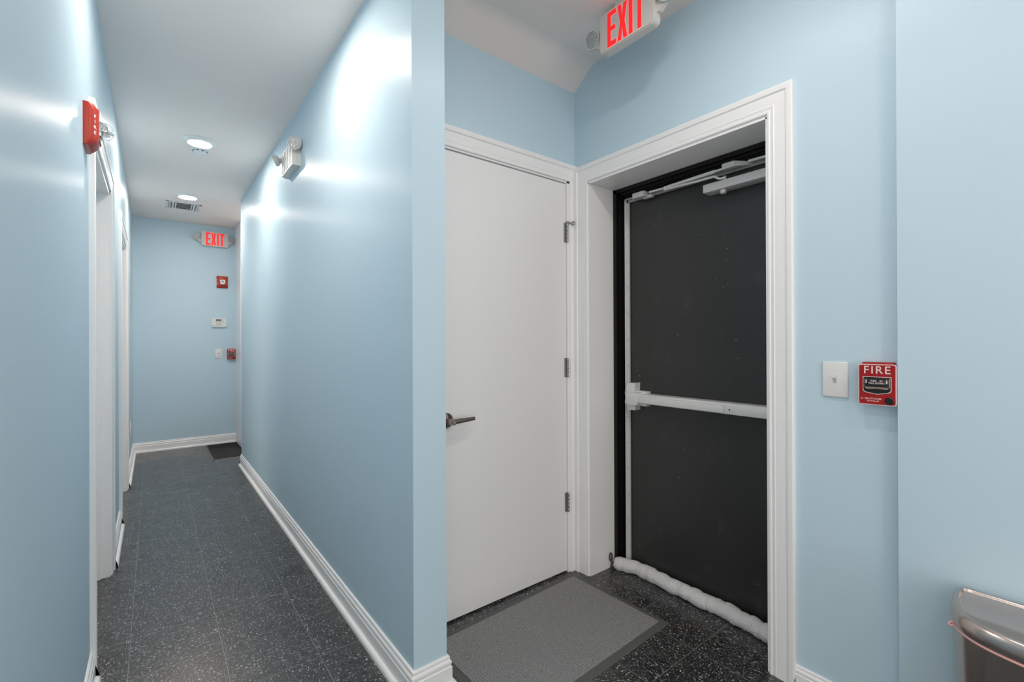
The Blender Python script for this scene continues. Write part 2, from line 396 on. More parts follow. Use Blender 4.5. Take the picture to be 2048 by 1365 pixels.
for (a, b) in (D1, D2):
    bm = bmesh.new(); casing(bm, a, b, DOORL + .004, cvL); struct('trim_%d' % k, bm, 'trim', smooth=25); k += 1
    bm = boxes(((XL - T, a - .001, 0), (XL + .001, a + .016, DOORL)), ((XL - T, b - .016, 0), (XL + .001, b + .001, DOORL)), ((XL - T, a, DOORL - .016), (XL + .001, b, DOORL + .001)),
               ((XL - T + .04, a + .016, 0), (XL - .035, a + .028, DOORL - .016)), ((XL - T + .04, b - .028, 0), (XL - .035, b - .016, DOORL - .016)))
    struct('trim_%d' % k, bm, 'trim'); k += 1
    if a < 3: struct('door_2', boxes(((XL - T, a + .018, .01), (XL - T + .04, b - .018, DOORL - .018))), 'door')
    else: struct('door_3', boxes(((XL - T - .84, a - .02, .01), (XL - T - .004, a + .016, DOORL - .018))), 'door')   # stands open into its room
BH = 0.109
BPROF = [(0.0295, 0), (0.0295, .006), (.0285, .013), (.024, .019), (.0165, .021), (.0145, .021), (.0145, .070), (.0115, .074), (.0115, .078), (.0135, .083), (.0125, .090), (.008, .096), (.0085, .101), (.0075, .106), (.004, BH), (0, BH)]
def baseboard(name, path, cap=True, scale=1.0, left=True):
    """path runs with the room on its left side if left else right"""
    bm = bmesh.new(); P = [Vector((*p, 0)) for p in path]; n = len(P); rows = []
    for i in range(n):
        ds = []
        if i > 0: ds.append((P[i] - P[i - 1]).normalized())
        if i < n - 1: ds.append((P[i + 1] - P[i]).normalized())
        ns = [Vector((-d.y, d.x, 0)) * (1 if left else -1) for d in ds]
        m = sum(ns, Vector()); m = m / (m.length ** 2) * len(ns) if len(ns) > 1 else m
        rows.append([bm.verts.new(P[i] + m * t + Vector((0, 0, z * scale))) for t, z in BPROF])
    for a, b in zip(rows, rows[1:]):
        for q in range(len(BPROF) - 1): bm.faces.new((a[q], a[q + 1], b[q + 1], b[q]))
    for r in (rows[0], rows[-1]): bm.faces.new(r + [])
    return struct(name, bm, 'trim', smooth=25)
baseboard('baseboard_right', [(XR, YRE), (XR, YN), (XR2, YN), (XR2, YD - .001)], left=False)
baseboard('baseboard_far', [(XL, D2[1] + CW), (XL, YF), (XN, YF)], left=False)
baseboard('baseboard_left', [(XL, D1[1] + CW), (XL, D2[0] - CW)], left=False)
baseboard('baseboard_near', [(XL, YL0), (XL, D1[0] - CW)], left=False)
baseboard('baseboard_exit', [(XE, EY0 - CW), (XE, YJ)], left=False, scale=0.72)
baseboard('baseboard_projecting', [(XE, YJ), (XJ, YJ), (XJ, REAR)], left=False, scale=0.72)

# ------------------------------------------------------------------ closet door
t = bpy.data.objects.new('door_1', None); C.objects.link(t); t.location = (CX1, YD, 0); t['kind'] = 'structure'
t['label'] = 'flat white closet door with a nickel lever handle'
O = t.location
bm = mk(box, (CX0, YD + .004, .010), (CX1, YD + .044, DOORH - .004), 0.0012)
obj('door_panel', bm, 'door', t, off=O)
for zc in (1.787, 1.077, 0.370):
    bm = bmesh.new()
    xh = CX1 - .002
    for q in range(5):
        z0 = zc - .0505 + q * .0202
        lathe(bm, (xh + .005, YD - .004, z0 + .0006), (0, 0, 1), [(.0056, 0), (.0062, .001), (.0062, .018), (.0056, .019)], 14)
    box(bm, (xh - .014, YD + .0012, zc - .0505), (xh + .003, YD + .0046, zc + .0505))
    h = obj('hinge', bm, 'hinge', t, off=O, smooth=35); h['label'] = 'dull chrome butt hinge on the white door'
    if zc > 1.5:
        bm = bmesh.new(); cyl(bm, (xh + .005, YD - .004, zc + .052), (xh + .005, YD - .004, zc + .060), .008, 14)
        cyl(bm, (xh + .005, YD - .006, zc + .056), (xh + .045, YD - .012, zc + .056), .0032, 10)
        cyl(bm, (xh + .036, YD - .011, zc + .056), (xh + .050, YD - .013, zc + .056), .0085, 14)
        cyl(bm, (xh + .005, YD - .006, zc + .056), (xh + .030, YD - .020, zc + .048), .0028, 10)
        cyl(bm, (xh + .026, YD - .018, zc + .048), (xh + .036, YD - .023, zc + .047), .0075, 14)
        obj('hinge_pin_stop', bm, 'hinge', h, smooth=35, off=O)
# lever set
LX, LZ = 0.992, 0.876
bm = mk(lathe, (LX, YD + .004, LZ), (0, -1, 0), [(.033, 0), (.033, .003), (.028, .008), (.021, .012), (.0145, .014), (.0145, .020)], 40)
lv = obj('door_lever', bm, 'nickel', t, off=O, smooth=40); lv['label'] = 'satin nickel lever handle with a keyhole'
bm = bmesh.new(); tube(bm, [(LX, YD - .014, LZ), (LX, YD - .045, LZ), (LX, YD - .060, LZ)], .0125, 24)
rows = []
NS = 10
for i in range(NS + 1):
    f = i / NS; x = LX - .008 + f * .118; zc = LZ + .001 + f * .004; hh = .0125 - f * .0045; dd = .009 - f * .003; yc = YD - .053 + f * .004
    rows.append([bm.verts.new((x, yc + dd * math.sin(a), zc + hh * math.cos(a))) for a in (2 * PI * q / 16 for q in range(16))])
for a, b in zip(rows, rows[1:]):
    for q in range(16): bm.faces.new((a[q], a[(q + 1) % 16], b[(q + 1) % 16], b[q]))
bm.faces.new(rows[0]); bm.faces.new(rows[-1])
obj('lever_arm', bm, 'nickel', lv, off=O, smooth=40)
bm = mk(cyl, (LX, YD - .060, LZ), (LX, YD - .0615, LZ), .0075, 20); box(bm, (LX - .001, YD - .0622, LZ - .004), (LX + .001, YD - .061, LZ + .004))
obj('keyhole', bm, 'hinge', lv, off=O, smooth=40)

# ------------------------------------------------------------------ black exit door, frame and hardware
DX = 2.020
t = bpy.data.objects.new('door_4', None); C.objects.link(t); t.location = (DX, 1.2, 0); t['kind'] = 'structure'
t['label'] = 'black steel exit door with push bar in a white-lined recess'
O = t.location
bm = bmesh.new()
# frame: stepped jambs and head around the opening
def fr(x0, x1, w_, zt_):
    box(bm, (x0, EY1 - w_, 0), (x1, EY1 + .002, 2.036)); box(bm, (x0, EY0 - .002, 0), (x1, EY0 + w_, 2.036)); box(bm, (x0, EY0 - .002, zt_), (x1, EY1 + .002, 2.036))
fr(XF, XF + .018, .030, 2.010); fr(XF + .018, XF + .030, .044, 1.997); fr(XF + .030, XF + .042, .052, 1.990); fr(XF + .042, DX + .05, .060, 1.982)
fr_o = obj('door_frame', bm, 'frame_black', t, off=O); fr_o['label'] = 'black steel door frame'
bm = boxes(((DX, EY0 + .04, .012), (DX + .045, EY1 - .062, 1.985)), bev=.0015)
obj('door_panel', bm, 'black', t, off=O)
bm = boxes(((XF, EY0 + .008, 0), (DX + .10, EY1 - .008, .009)), bev=.003)
obj('threshold', bm, 'frame_black', t, off=O)
# weatherstrips
bm = boxes(((1.990, 1.5580, .02), (2.004, 1.5640, 1.972)), ((2.004, 1.5480, .02), (2.016, 1.5575, 1.968)))
ws = obj('weatherstrip', bm, 'alu', t, off=O); ws['label'] = 'aluminium weatherstrip down the latch side'
bm = bmesh.new()
for q in range(14): cyl(bm, (2.0035, 1.5525, .12 + q * .138), (2.0025, 1.5525, .12 + q * .138), .0028, 8)
obj('screw', bm, 'hinge', ws, off=O)
bm = boxes(((1.990, .76, 1.968), (2.004, 1.564, 1.974)), ((2.004, .76, 1.955), (2.014, 1.56, 1.968)))
ob = obj('head_weatherstrip', bm, 'alu_dull', t, off=O)
# closer arm and shoe brackets along the head
bm = bmesh.new(); box(bm, (1.952, 1.414, 1.950), (1.995, 1.486, 1.978), .004); box(bm, (1.985, 1.392, 1.946), (2.008, 1.445, 1.962), .002)
o = obj('closer_shoe', bm, 'closer_paint', t, off=O, smooth=30)
bm = bmesh.new(); prism(bm, [(1.952, 1.010, 1.960), (1.952, 1.010, 1.984), (1.952, .956, 1.984), (1.952, .956, 1.960)], (.030, 0, 0)); prism(bm, [(1.956, .956, 1.984), (1.956, .956, 1.962), (2.000, .900, 1.960), (2.000, .900, 1.974)], (.010, 0, 0))
obj('arm_bracket', bm, 'closer_paint', t, off=O)
bm = bmesh.new(); cyl(bm, (1.972, 1.395, 1.966), (1.972, 1.285, 1.963), .0055, 14); cyl(bm, (1.972, 1.290, 1.964), (1.970, 1.050, 1.968), .0085, 16); cyl(bm, (1.970, 1.052, 1.968), (1.970, 1.008, 1.970), .0055, 14); cyl(bm, (1.972, .905, 1.970), (1.972, .760, 1.966), .0060, 14)
obj('closer_rod', bm, 'alu', t, off=O, smooth=35)
bm = bmesh.new(); tube(bm, [(1.962, 1.300, 1.952), (1.962, 1.120, 1.945), (1.962, 1.060, 1.9445), (1.962, 1.046, 1.942), (1.962, 1.030, 1.929), (1.962, 1.018, 1.926), (1.962, .998, 1.927)], .0052, 12)
cyl(bm, (1.968, 1.004, 1.915), (1.968, 1.004, 1.934), .006, 16); lathe(bm, (1.968, 1.300, 1.947), (0, 0, 1), [(.009, 0), (.009, .020)], 16)
obj('closer_arm', bm, 'alu', t, off=O, smooth=35)
bm = mk(box, (1.955, .780, 1.880), (DX, 1.101, 1.918), .005); cl = obj('closer_body', bm, 'closer_paint', t, off=O, smooth=30)
cl['label'] = 'silver door closer body'
bm = mk(lathe, (1.985, 1.020, 1.882), (0, 0, -1), [(.014, 0), (.014, .012), (.011, .016), (.006, .018)], 24); obj('closer_cap', bm, 'alu', cl, off=O, smooth=40)
# push bar
bm = bmesh.new(); box(bm, (1.958, .775, .896), (DX, 1.470, .944), .003)
pb = obj('push_bar', bm, 'alu', t, off=O, smooth=30); pb['label'] = 'aluminium push bar across the black door'
bm = mk(box, (1.944, 1.006, .900), (1.972, 1.486, .934), .003); obj('bar_pad', bm, 'alu', pb, off=O, smooth=30)
bm = mk(cyl, (1.958, .982, .917), (1.954, .982, .917), .0085, 20); dl = obj('dogging_lock', bm, 'alu', pb, off=O, smooth=40)
bm = mk(cyl, (1.9545, .982, .917), (1.9532, .982, .917), .0035, 14); obj('keyhole', bm, 'dark_gap', dl, off=O)
bm = bmesh.new(); box(bm, (1.940, 1.454, .886), (DX, 1.526, .950), .003)
prism(bm, [(1.962, 1.540, .94), (1.968, 1.535, .994), (1.975, 1.490, .997), (1.970, 1.488, .94)], (.045, 0, 0)); box(bm, (1.972, 1.489, .955), (1.985, 1.500, .985), .001)
prism(bm, [(1.962, 1.540, .90), (1.970, 1.534, .853), (1.977, 1.490, .855), (1.970, 1.488, .90)], (.045, 0, 0))
box(bm, (1.985, 1.425, .880), (DX, 1.56, .956), .002)
lt = obj('latch_case', bm, 'alu', pb, off=O, smooth=25)
bm = boxes(((1.975, 1.540, .930), (2.0, 1.556, .952)), ((1.975, 1.540, .884), (2.0, 1.556, .905)), bev=.002); obj('strike', bm, 'hinge', t, off=O)

# ------------------------------------------------------------------ emergency heads / exit signs
def round_poly(w_, h_, r, q=5, cx=0.0, cz=0.0):
    P = []
    for (x, z, a0) in ((w_ / 2 - r, h_ / 2 - r, 0), (-w_ / 2 + r, h_ / 2 - r, 90), (-w_ / 2 + r, -h_ / 2 + r, 180), (w_ / 2 - r, -h_ / 2 + r, 270)):
        for k in range(q + 1):
            a = math.radians(a0 + 90 * k / q); P.append((cx + x + r * math.cos(a), cz + z + r * math.sin(a)))
    return P
def exit_letters(bm, w_, h_, y, d, grow=0.0):
    """E X I T in a box w_ x h_ centred on x=0, base z=-h_/2; grow widens strokes"""
    g = grow; x0 = -w_ / 2; st = w_ * 0.098
    def rect(a, b, c, e): prism(bm, [(a - g, y, c - g), (b + g, y, c - g), (b + g, y, e + g), (a - g, y, e + g)], (0, -d, 0))
    hb = h_ / 2; s2 = h_ * 0.135
    wE = w_ * .25; rect(x0, x0 + st, -hb, hb); rect(x0 + st, x0 + wE, hb - s2, hb); rect(x0 + st, x0 + wE * .92, -s2 / 2, s2 / 2); rect(x0 + st, x0 + wE, -hb, -hb + s2)
    a = x0 + w_ * .290; b = x0 + w_ * .555; m_ = (a + b) / 2; q = st * 1.02; n_ = q * .62
    prism(bm, [(a - g, y, hb + g), (a + q + g, y, hb + g), (m_, y, h_ * .14 + g), (b - q - g, y, hb + g), (b + g, y, hb + g), (m_ + n_ + g, y, 0), (b + g, y, -hb - g), (b - q - g, y, -hb - g), (m_, y, -h_ * .14 - g), (a + q + g, y, -hb - g), (a - g, y, -hb - g), (m_ - n_ - g, y, 0)], (0, -d, 0))
    a = x0 + w_ * .60; rect(a, a + st, -hb, hb)
    a = x0 + w_ * .755; b = x0 + w_; rect(a, b, hb - s2, hb); rect((a + b) / 2 - st / 2, (a + b) / 2 + st / 2, -hb, hb - s2)
def lamp_head(parent, pos, direc, r=.032, name='lamp_head'):
    d = Vector(direc).normalized(); p = Vector(pos); bm = bmesh.new()
    lathe(bm, p - d * .022, d, [(r * .45, 0), (r * .8, .006), (r, .014), (r, .030), (r * .97, .033), (r * .88, .033), (r * .86, .029)], 36)
    h = obj(name, bm, 'housing_grey', parent, smooth=35)
    bm = mk(lathe, p + d * .005, d, [(r * .87, 0), (r * .86, .003), (r * .5, .0055), (.001, .0065)], 36)
    obj('lamp_lens', bm, 'lens', h, smooth=40); return h
def make_exit_sign(label, ceiling_mount):
    W, H, D = .274, .170, .046
    t = thing('exit_sign', label, 'exit sign')
    bm = bmesh.new(); prism(bm, [(x, -.006, z) for x, z in round_poly(W, H, .020)], (0, -(D - .010), 0))
    prism(bm, [(x, -(D - .004), z) for x, z in round_poly(W - .008, H - .008, .018)], (0, -.004, 0))
    prism(bm, [(x, 0, z) for x, z in round_poly(W - .012, H - .012, .016)], (0, -.006, 0))
    obj('sign_housing', bm, 'housing', t, smooth=25)
    bm = bmesh.new(); exit_letters(bm, .185, .146, -D, .0006, .0022); a = obj('letter_border', bm, 'halo', t)
    bm = bmesh.new(); exit_letters(bm, .185, .146, -D - .0006, .0008); obj('letters', bm, 'letter', t)
    for s in (-1, 1):
        bm = bmesh.new(); zc = -.012
        prism(bm, [(s * .130, -.012, zc - .030), (s * .130, -.012, zc + .006), (s * .160, -.012, zc + .014), (s * .182, -.012, zc + .004), (s * .178, -.012, zc - .010), (s * .150, -.012, zc - .032)], (0, -.018, 0))
        arm = obj('lamp_arm', bm, 'housing', t, smooth=25)
        cx = s * .178
        lamp_head(t, (cx + s * .006, -.034, .012), (s * -.10 if s < 0 else .15, -1, -.25), .0385)
    if ceiling_mount:
        bm = boxes(((-.060, -.040, H / 2 - .004), (.060, -.004, H / 2 + .020)), bev=.003); obj('ceiling_canopy', bm, 'housing', t, smooth=30)
    return t
place(make_exit_sign('', False), (.5855, YF, 2.450), 0, 'lit red EXIT sign with twin lamp heads high on the far wall of the hallway')
place(make_exit_sign('', True), (1.519 + .046, 1.186, 2.529), -PI / 2, 'red EXIT sign with twin lamp heads hung from the ceiling by the black exit door')

# emergency light unit on the right hall wall: local x along wall (to the right as seen), -y out
t = thing('emergency_light', 'white emergency light with two round lamp heads high on the right hallway wall', 'emergency light', (XR, 3.035, 2.330), -PI / 2)
bm = bmesh.new(); W, H, D = .290, .150, .046
P = [(-W / 2, -H / 2), (W / 2, -H / 2), (W / 2, H / 2), (-W / 2, H / 2)]
prism(bm, [(x, 0, z) for x, z in P], (0, -D * .55, 0))
P2 = [(-W / 2 + .012, -H / 2 + .004), (W / 2 - .012, -H / 2 + .004), (W / 2 - .012, H / 2 - .004), (-W / 2 + .012, H / 2 - .004)]
a = [bm.verts.new((x, -D * .55, z)) for x, z in P]; b = [bm.verts.new((x, -D, z)) for x, z in P2]
for q in range(4): bm.faces.new((a[q], a[(q + 1) % 4], b[(q + 1) % 4], b[q]))
bm.faces.new(b)
body = obj('light_body', bm, 'housing_grey', t)
bm = bmesh.new()
for q in range(6):
    x = -.105 + q * .042; box(bm, (x - .004, -D - .004, -H / 2 + .014), (x + .004, -D + .002, H / 2 - .014), .0015)
obj('louvre', bm, 'plate', body)
for s, d in ((1, (.85, -.45, -.35)), (-1, (-.9, -.75, .15))):
    bm = bmesh.new(); x = s * .140; cyl(bm, (x - s * .01, -.030, .034), (x + s * .018, -.040 - (.02 if s < 0 else 0), .036), .016, 24)
    obj('lamp_arm', bm, 'housing_grey', t, smooth=35)
    if s > 0: lamp_head(t, (.172, -.040, .040), (1, -.35, -.25), .037)
    else: lamp_head(t, (-.150, -.078, .030), (-.33, -.9, -.43), .034)

# ------------------------------------------------------------------ fire strobes
def make_strobe(label, text_side=1):
    W, H, D = .116, .140, .040
    t = thing('fire_alarm_strobe', label, 'fire alarm')
    bm = bmesh.new(); prof = []
    def yy(x): u = abs(x) / (W / 2); return -(.012 + (D - .012) * math.sqrt(max(0.0, 1 - u ** 2.6)))
    NX, NZ = 24, 12; g = []
    for i in range(NX + 1):
        x = -W / 2 + W * i / NX; row = []
        for j in range(NZ + 1):
            v = j / NZ; z = -H / 2 + H * v
            e = min(v, 1 - v) * H; k = min(1.0, (e + .004) / .022) ** .5 if v < .5 else min(1.0, (e + .010) / .018) ** .5
            row.append(bm.verts.new((x, yy(x) * (k if v not in (0, 1) else k), z)))
        g.append(row)
    for i in range(NX):
        for j in range(NZ): bm.faces.new((g[i][j], g[i + 1][j], g[i + 1][j + 1], g[i][j + 1]))
    # sides back to the wall
    loop = [g[i][0] for i in range(NX + 1)] + [g[NX][j] for j in range(1, NZ + 1)] + [g[i][NZ] for i in range(NX - 1, -1, -1)] + [g[0][j] for j in range(NZ - 1, 0, -1)]
    bk = [bm.verts.new((v.co.x, 0, v.co.z)) for v in loop]
    for q in range(len(loop)): bm.faces.new((loop[q], loop[(q + 1) % len(loop)], bk[(q + 1) % len(bk)], bk[q]))
    bm.faces.new(bk)
    obj('strobe_housing', bm, 'red', t, smooth=40)
    bm = bmesh.new(); box(bm, (-.0255, -D - .004, -.0255), (.0255, -D + .006, .0255), .003); rf = obj('reflector_base', bm, 'reflector', t, smooth=30)
    bm = bmesh.new(); box(bm, (-.018, -D - .018, -.006), (.018, -D - .002, .006), .002); cyl(bm, (-.012, -D - .022, 0), (.012, -D - .022, 0), .003, 12)
    obj('flash_tube', bm, 'reflector', rf, smooth=30)
    bm = mk(lathe, (0, -D, 0), (0, -1, 0), [(.0285, 0), (.0285, .014), (.0265, .022), (.020, .030), (.010, .0345), (.001, .0355)], 32)
    obj('strobe_lens', bm, 'clear', t, smooth=50)
    for s in (-1, 1):
        bm = bmesh.new()
        x = s * (W / 2 - .0085) ; th = .0
        for q, ch in enumerate('FIRE'):
            z = .027 - q * .018
            sl = Vector((.0052, yy(x + .0026) - yy(x - .0026), 0)).normalized()
            yb = yy(x) - .0008
            text_mesh(bm, ch, .0150, (x, yb, z), right=sl, up=(0, 0, 1), depth=.0009, bold=.0004)
        obj('fire_lettering', bm, 'white_ink', t)
    bm = bmesh.new()
    for q in range(5):
        box(bm, (-.022 + q * .0095, -D - .0003, -.050 - abs(q - 2) * -.001), (-.017 + q * .0095, -D + .004, -.040), .0006)
    obj('sounder_slots', bm, 'dark_gap', t)
    return t
s0 = place(make_strobe(''), (.661, YF, 1.948), 0, 'small square red fire strobe on the far wall below the EXIT sign')
s1 = place(copy_tree(s0), (XL, 2.106, 1.943), PI / 2, 'red FIRE horn strobe with clear dome seen edge-on, high on the left wall')

# ------------------------------------------------------------------ pull stations
def make_pull(label):
    W, H, D = .094, .125, .034
    t = thing('fire_pull_station', label, 'fire alarm')
    bm = bmesh.new(); box(bm, (-W / 2 + .008, -D + .004, -H / 2 + .007), (W / 2 - .008, 0, H / 2 + .006), .003); obj('back_box', bm, 'red_paint', t, smooth=30)
    bm = bmesh.new(); prism(bm, [(x, -D + .006, z) for x, z in round_poly(W, H, .007)], (0, -.007, 0)); obj('face_border', bm, 'white_ink', t, smooth=30)
    bm = bmesh.new(); prism(bm, [(x, -D - .0009, z) for x, z in round_poly(W - .0046, H - .0046, .005)], (0, -.0008, 0)); fp = obj('face_plate', bm, 'red_paint', t, smooth=30)
    y = -D - .0018
    bm = bmesh.new(); text_mesh(bm, 'FIRE', .0330, (0, y, .0440), depth=.0004, bold=.0003, sx=.95, spacing=1.22); obj('fire_lettering', bm, 'white_ink', t)
    # window outline, lever
    def shield(w0, zt, zb, dip, r=.006):
        return [(-w0, zt), (-w0, zb + r), (-w0 + r * .4, zb + r * .3), (-w0 + r * 1.3, zb - .0015), (0, zb - dip), (w0 - r * 1.3, zb - .0015), (w0 - r * .4, zb + r * .3), (w0, zb + r), (w0, zt)]
    bm = mk(prism, [(x, y + .0004, z) for x, z in shield(.0355, .0245, -.0235, .0065)], (0, -.0006, 0)); obj('window_border', bm, 'white_ink', t)
    bm = mk(prism, [(x, y - .0001, z) for x, z in shield(.0335, .0227, -.0218, .0062)], (0, -.0006, 0)); obj('window_recess', bm, 'black_plastic', t)
    bm = mk(prism, [(x, y - .0006, z) for x, z in shield(.0315, .0190, -.0120, .0, .005)], (0, -.0008, 0)); lb = obj('lever_border', bm, 'white_ink', t)
    bm = bmesh.new(); box(bm, (-.0302, y - .0062, -.0105), (.0302, y - .0010, .0200), .0012)
    lv_ = obj('pull_lever', bm, 'black_plastic', t, smooth=30)
    bm = mk(box, (-.029, y - .0085, -.0104), (.029, y - .004, -.0068), .0012); obj('lever_lip', bm, mat('tan_lip', (.30, .20, .16), .4) if 'tan_lip' not in bpy.data.materials else bpy.data.materials['tan_lip'], lv_)
    y2 = y - .0064
    bm = bmesh.new(); text_mesh(bm, 'PUSH    IN', .0070, (0, y2, .0118), bold=.00012, sx=.92); text_mesh(bm, 'PULL DOWN', .0072, (0, y2, .0046), bold=.00012, sx=.90)
    for s in (-1, 1):
        x = s * .0252; prism(bm, [(x - .0013, y2, .0150), (x - .0013, y2, .0080), (x - .0030, y2, .0080), (x, y2, .0035), (x + .0030, y2, .0080), (x + .0013, y2, .0080), (x + .0013, y2, .0150)], (0, -.0004, 0))
    obj('lever_lettering', bm, 'white_ink', lv_)
    bm = bmesh.new(); text_mesh(bm, 'FIRE-LITE ALARMS', .0066, (-.010, y, -.0435), bold=.00008, sx=.80); text_mesh(bm, 'by Honeywell', .0062, (-.010, y, -.0500), bold=.00008, sx=.85)
    lathe(bm, (-.0372, y + .0002, -.0435), (0, -1, 0), [(.0030, 0), (.0030, .0006), (.0022, .0006), (.0022, 0)], 20, False, False)
    obj('maker_lettering', bm, 'white_ink', t)
    bm = mk(lathe, (.0300, y + .001, -.0480), (0, -1, 0), [(.0112, 0), (.0112, .002), (.0095, .0035), (.0085, .002), (.0040, .002), (.0035, .0035), (.0005, .0035)], 28); obj('key_lock', bm, 'black_plastic', t, smooth=35)
    return t
p0 = place(make_pull(''), (XE, .4195, 1.0785), -PI / 2, 'red FIRE pull station beside the light switch, right of the black exit door')
p1 = place(copy_tree(p0), (.7490, YF, 1.074), 0, 'small red FIRE pull station on the far wall beside the white corner trim')

# ------------------------------------------------------------------ switches
def make_switch(label):
    t = thing('light_switch', label, 'light switch')
    W, H = .072, .116
    bm = bmesh.new(); box(bm, (-W / 2, -.0065, -H / 2), (W / 2, 0, H / 2), .0028, 3); obj('cover_plate', bm, 'plate', t, smooth=40)
    bm = bmesh.new(); box(bm, (-.0052, -.0068, -.0125), (.0052, -.0058, .0125)); obj('toggle_slot', bm, 'slot_white', t)
    bm = bmesh.new(); prism(bm, [(-.0042, -.004, -.004), (-.0042, -.0175, .0065), (-.0042, -.0165, .0110), (-.0042, -.004, .0085)], (.0084, 0, 0)); obj('toggle', bm, 'plate', t)
    for z in (-.030, .030):
        bm = mk(lathe, (0, -.0060, z), (0, -1, 0), [(.0030, 0), (.0030, .0010), (.0015, .0015)], 14); obj('screw', bm, 'plate', t, smooth=40)
    return t
w0 = place(make_switch(''), (XE, .538, 1.086), -PI / 2, 'white toggle light switch between the black exit door and the red pull station')
w1 = place(copy_tree(w0), (.6205, YF, 1.086), 0, 'white toggle light switch on the far wall under the alarm keypad')

# outlet plate on the left wall near the far corner
t = thing('outlet', 'white outlet plate low on the left wall near the far corner', 'outlet', (XL, 5.82, .390), PI / 2)
bm = mk(box, (-.036, -.007, -.058), (.036, 0, .058), .0025); obj('cover_plate', bm, 'plate', t, smooth=40)
for z in (-.02, .02):
    bm = bmesh.new(); box(bm, (-.016, -.0085, z - .014), (.016, -.006, z + .014), .003); s = obj('socket', bm, 'plate', t, smooth=40)
    bm = boxes(((-.008, -.0089, z - .002), (-.006, -.008, z + .007)), ((.006, -.0089, z - .002), (.008, -.008, z + .007))); obj('slot', bm, 'dark_gap', s)

# alarm keypad
t = thing('alarm_keypad', 'white alarm keypad with grey display on the far wall', 'keypad', (.623, YF, 1.457), 0)
bm = bmesh.new(); prism(bm, [(x, 0, z) for x, z in round_poly(.152, .108, .016)], (0, -.022, 0)); prism(bm, [(x, -.022, z) for x, z in round_poly(.146, .102, .014)], (0, -.003, 0))
obj('keypad_body', bm, 'plate', t, smooth=30)
bm = mk(box, (-.030, -.0262, .018), (.026, -.0245, .041), .0008); obj('display', bm, 'lcd', t)
for r_ in range(4):
    for c_ in range(3):
        bm = mk(box, (-.028 + c_ * .0190, -.0275, .004 - r_ * .0128), (-.015 + c_ * .0190, -.0245, .0115 - r_ * .0128), .0012); obj('key', bm, mat('key_grey', (.46, .455, .445), .5) if 'key_grey' not in bpy.data.materials else bpy.data.materials['key_grey'], t)
for z in (.030, .012):
    bm = mk(box, (.038, -.0262, z), (.050, -.0245, z + .004), .0006); obj('status_light', bm, 'seam_grey', t)
bm = boxes(((-.064, -.0260, -.038), (-.046, -.0246, -.030)), bev=.0005); obj('speaker_grille', bm, 'seam_grey', t)

# ------------------------------------------------------------------ ceiling fittings
def make_downlight(label, mt='lit'):
    t = thing('downlight', label, 'ceiling light', group=None)
    bm = mk(lathe, (0, 0, 0), (0, 0, -1), [(.098, 0), (.098, .004), (.094, .009), (.084, .015), (.074, .020), (.0705, .0215), (.069, .020)], 56, True, False)
    obj('lamp_trim', bm, 'lamp_trim', t, smooth=40)
    bm = mk(lathe, (0, 0, -.0195), (0, 0, -1), [(.0695, 0), (.0680, .0008), (.055, .0022), (.035, .0032), (.015, .0036), (.001, .0037)], 48, False, True)
    obj('lit_diffuser', bm, mt, t, smooth=60)
    return t
d0 = place(make_downlight(''), (.258, 3.838, HC), 0, 'lit round ceiling light in the hallway beside the smoke detector')
spots = [((.262, 5.330, HC), 'lit round ceiling light at the far end of the hallway by the air vent'),
         ((.285, 1.990, HC), 'round ceiling light nearest the camera, just above the picture edge'),
         ((1.075, .60, HC2), 'round ceiling light over the exit alcove, above the picture'),
         ((1.05, -.70, HC2), 'round ceiling light over the room behind the camera, by the bin wall'),
         ((.285, .10, HC), 'unseen round ceiling light above the camera, added for fill'),
         ((.30, -1.75, HC), 'unseen round ceiling light at the rear of the room, added for fill')]  # last two lamps are unseen, added to brighten the camera side
d1 = place(make_downlight('', 'lit_room'), spots[2][0], 0, spots[2][1])
for i, (loc, lab) in enumerate(spots):
    if i != 2: place(copy_tree(d0 if i < 2 else d1), loc, 0, lab)
place(make_downlight('', 'lit_entry'), (1.50, 5.80, 3.40), 0, 'round ceiling light in the entry vestibule')

t = thing('smoke_detector', 'small white round smoke detector on the hallway ceiling', 'smoke detector', (.272, 4.02, HC))
bm = mk(lathe, (0, 0, 0), (0, 0, -1), [(.062, 0), (.062, .004), (.056, .008), (.047, .010), (.045, .0175), (.036, .0205), (.016, .0218), (.001, .022)], 40, True, True)
obj('detector_body', bm, 'lamp_trim', t, smooth=35)
bm = bmesh.new()
for q in range(9):
    a = 2 * PI * q / 9 + .1; c, s = math.cos(a), math.sin(a)
    prism(bm, [(c * .0445 - s * .007, s * .0445 + c * .007, -.0115), (c * .0445 + s * .007, s * .0445 - c * .007, -.0115), (c * .0475 + s * .007, s * .0475 - c * .007, -.0115), (c * .0475 - s * .007, s * .0475 + c * .007, -.0115)], (0, 0, -.005))
obj('smoke_slot', bm, 'dark_gap', t)

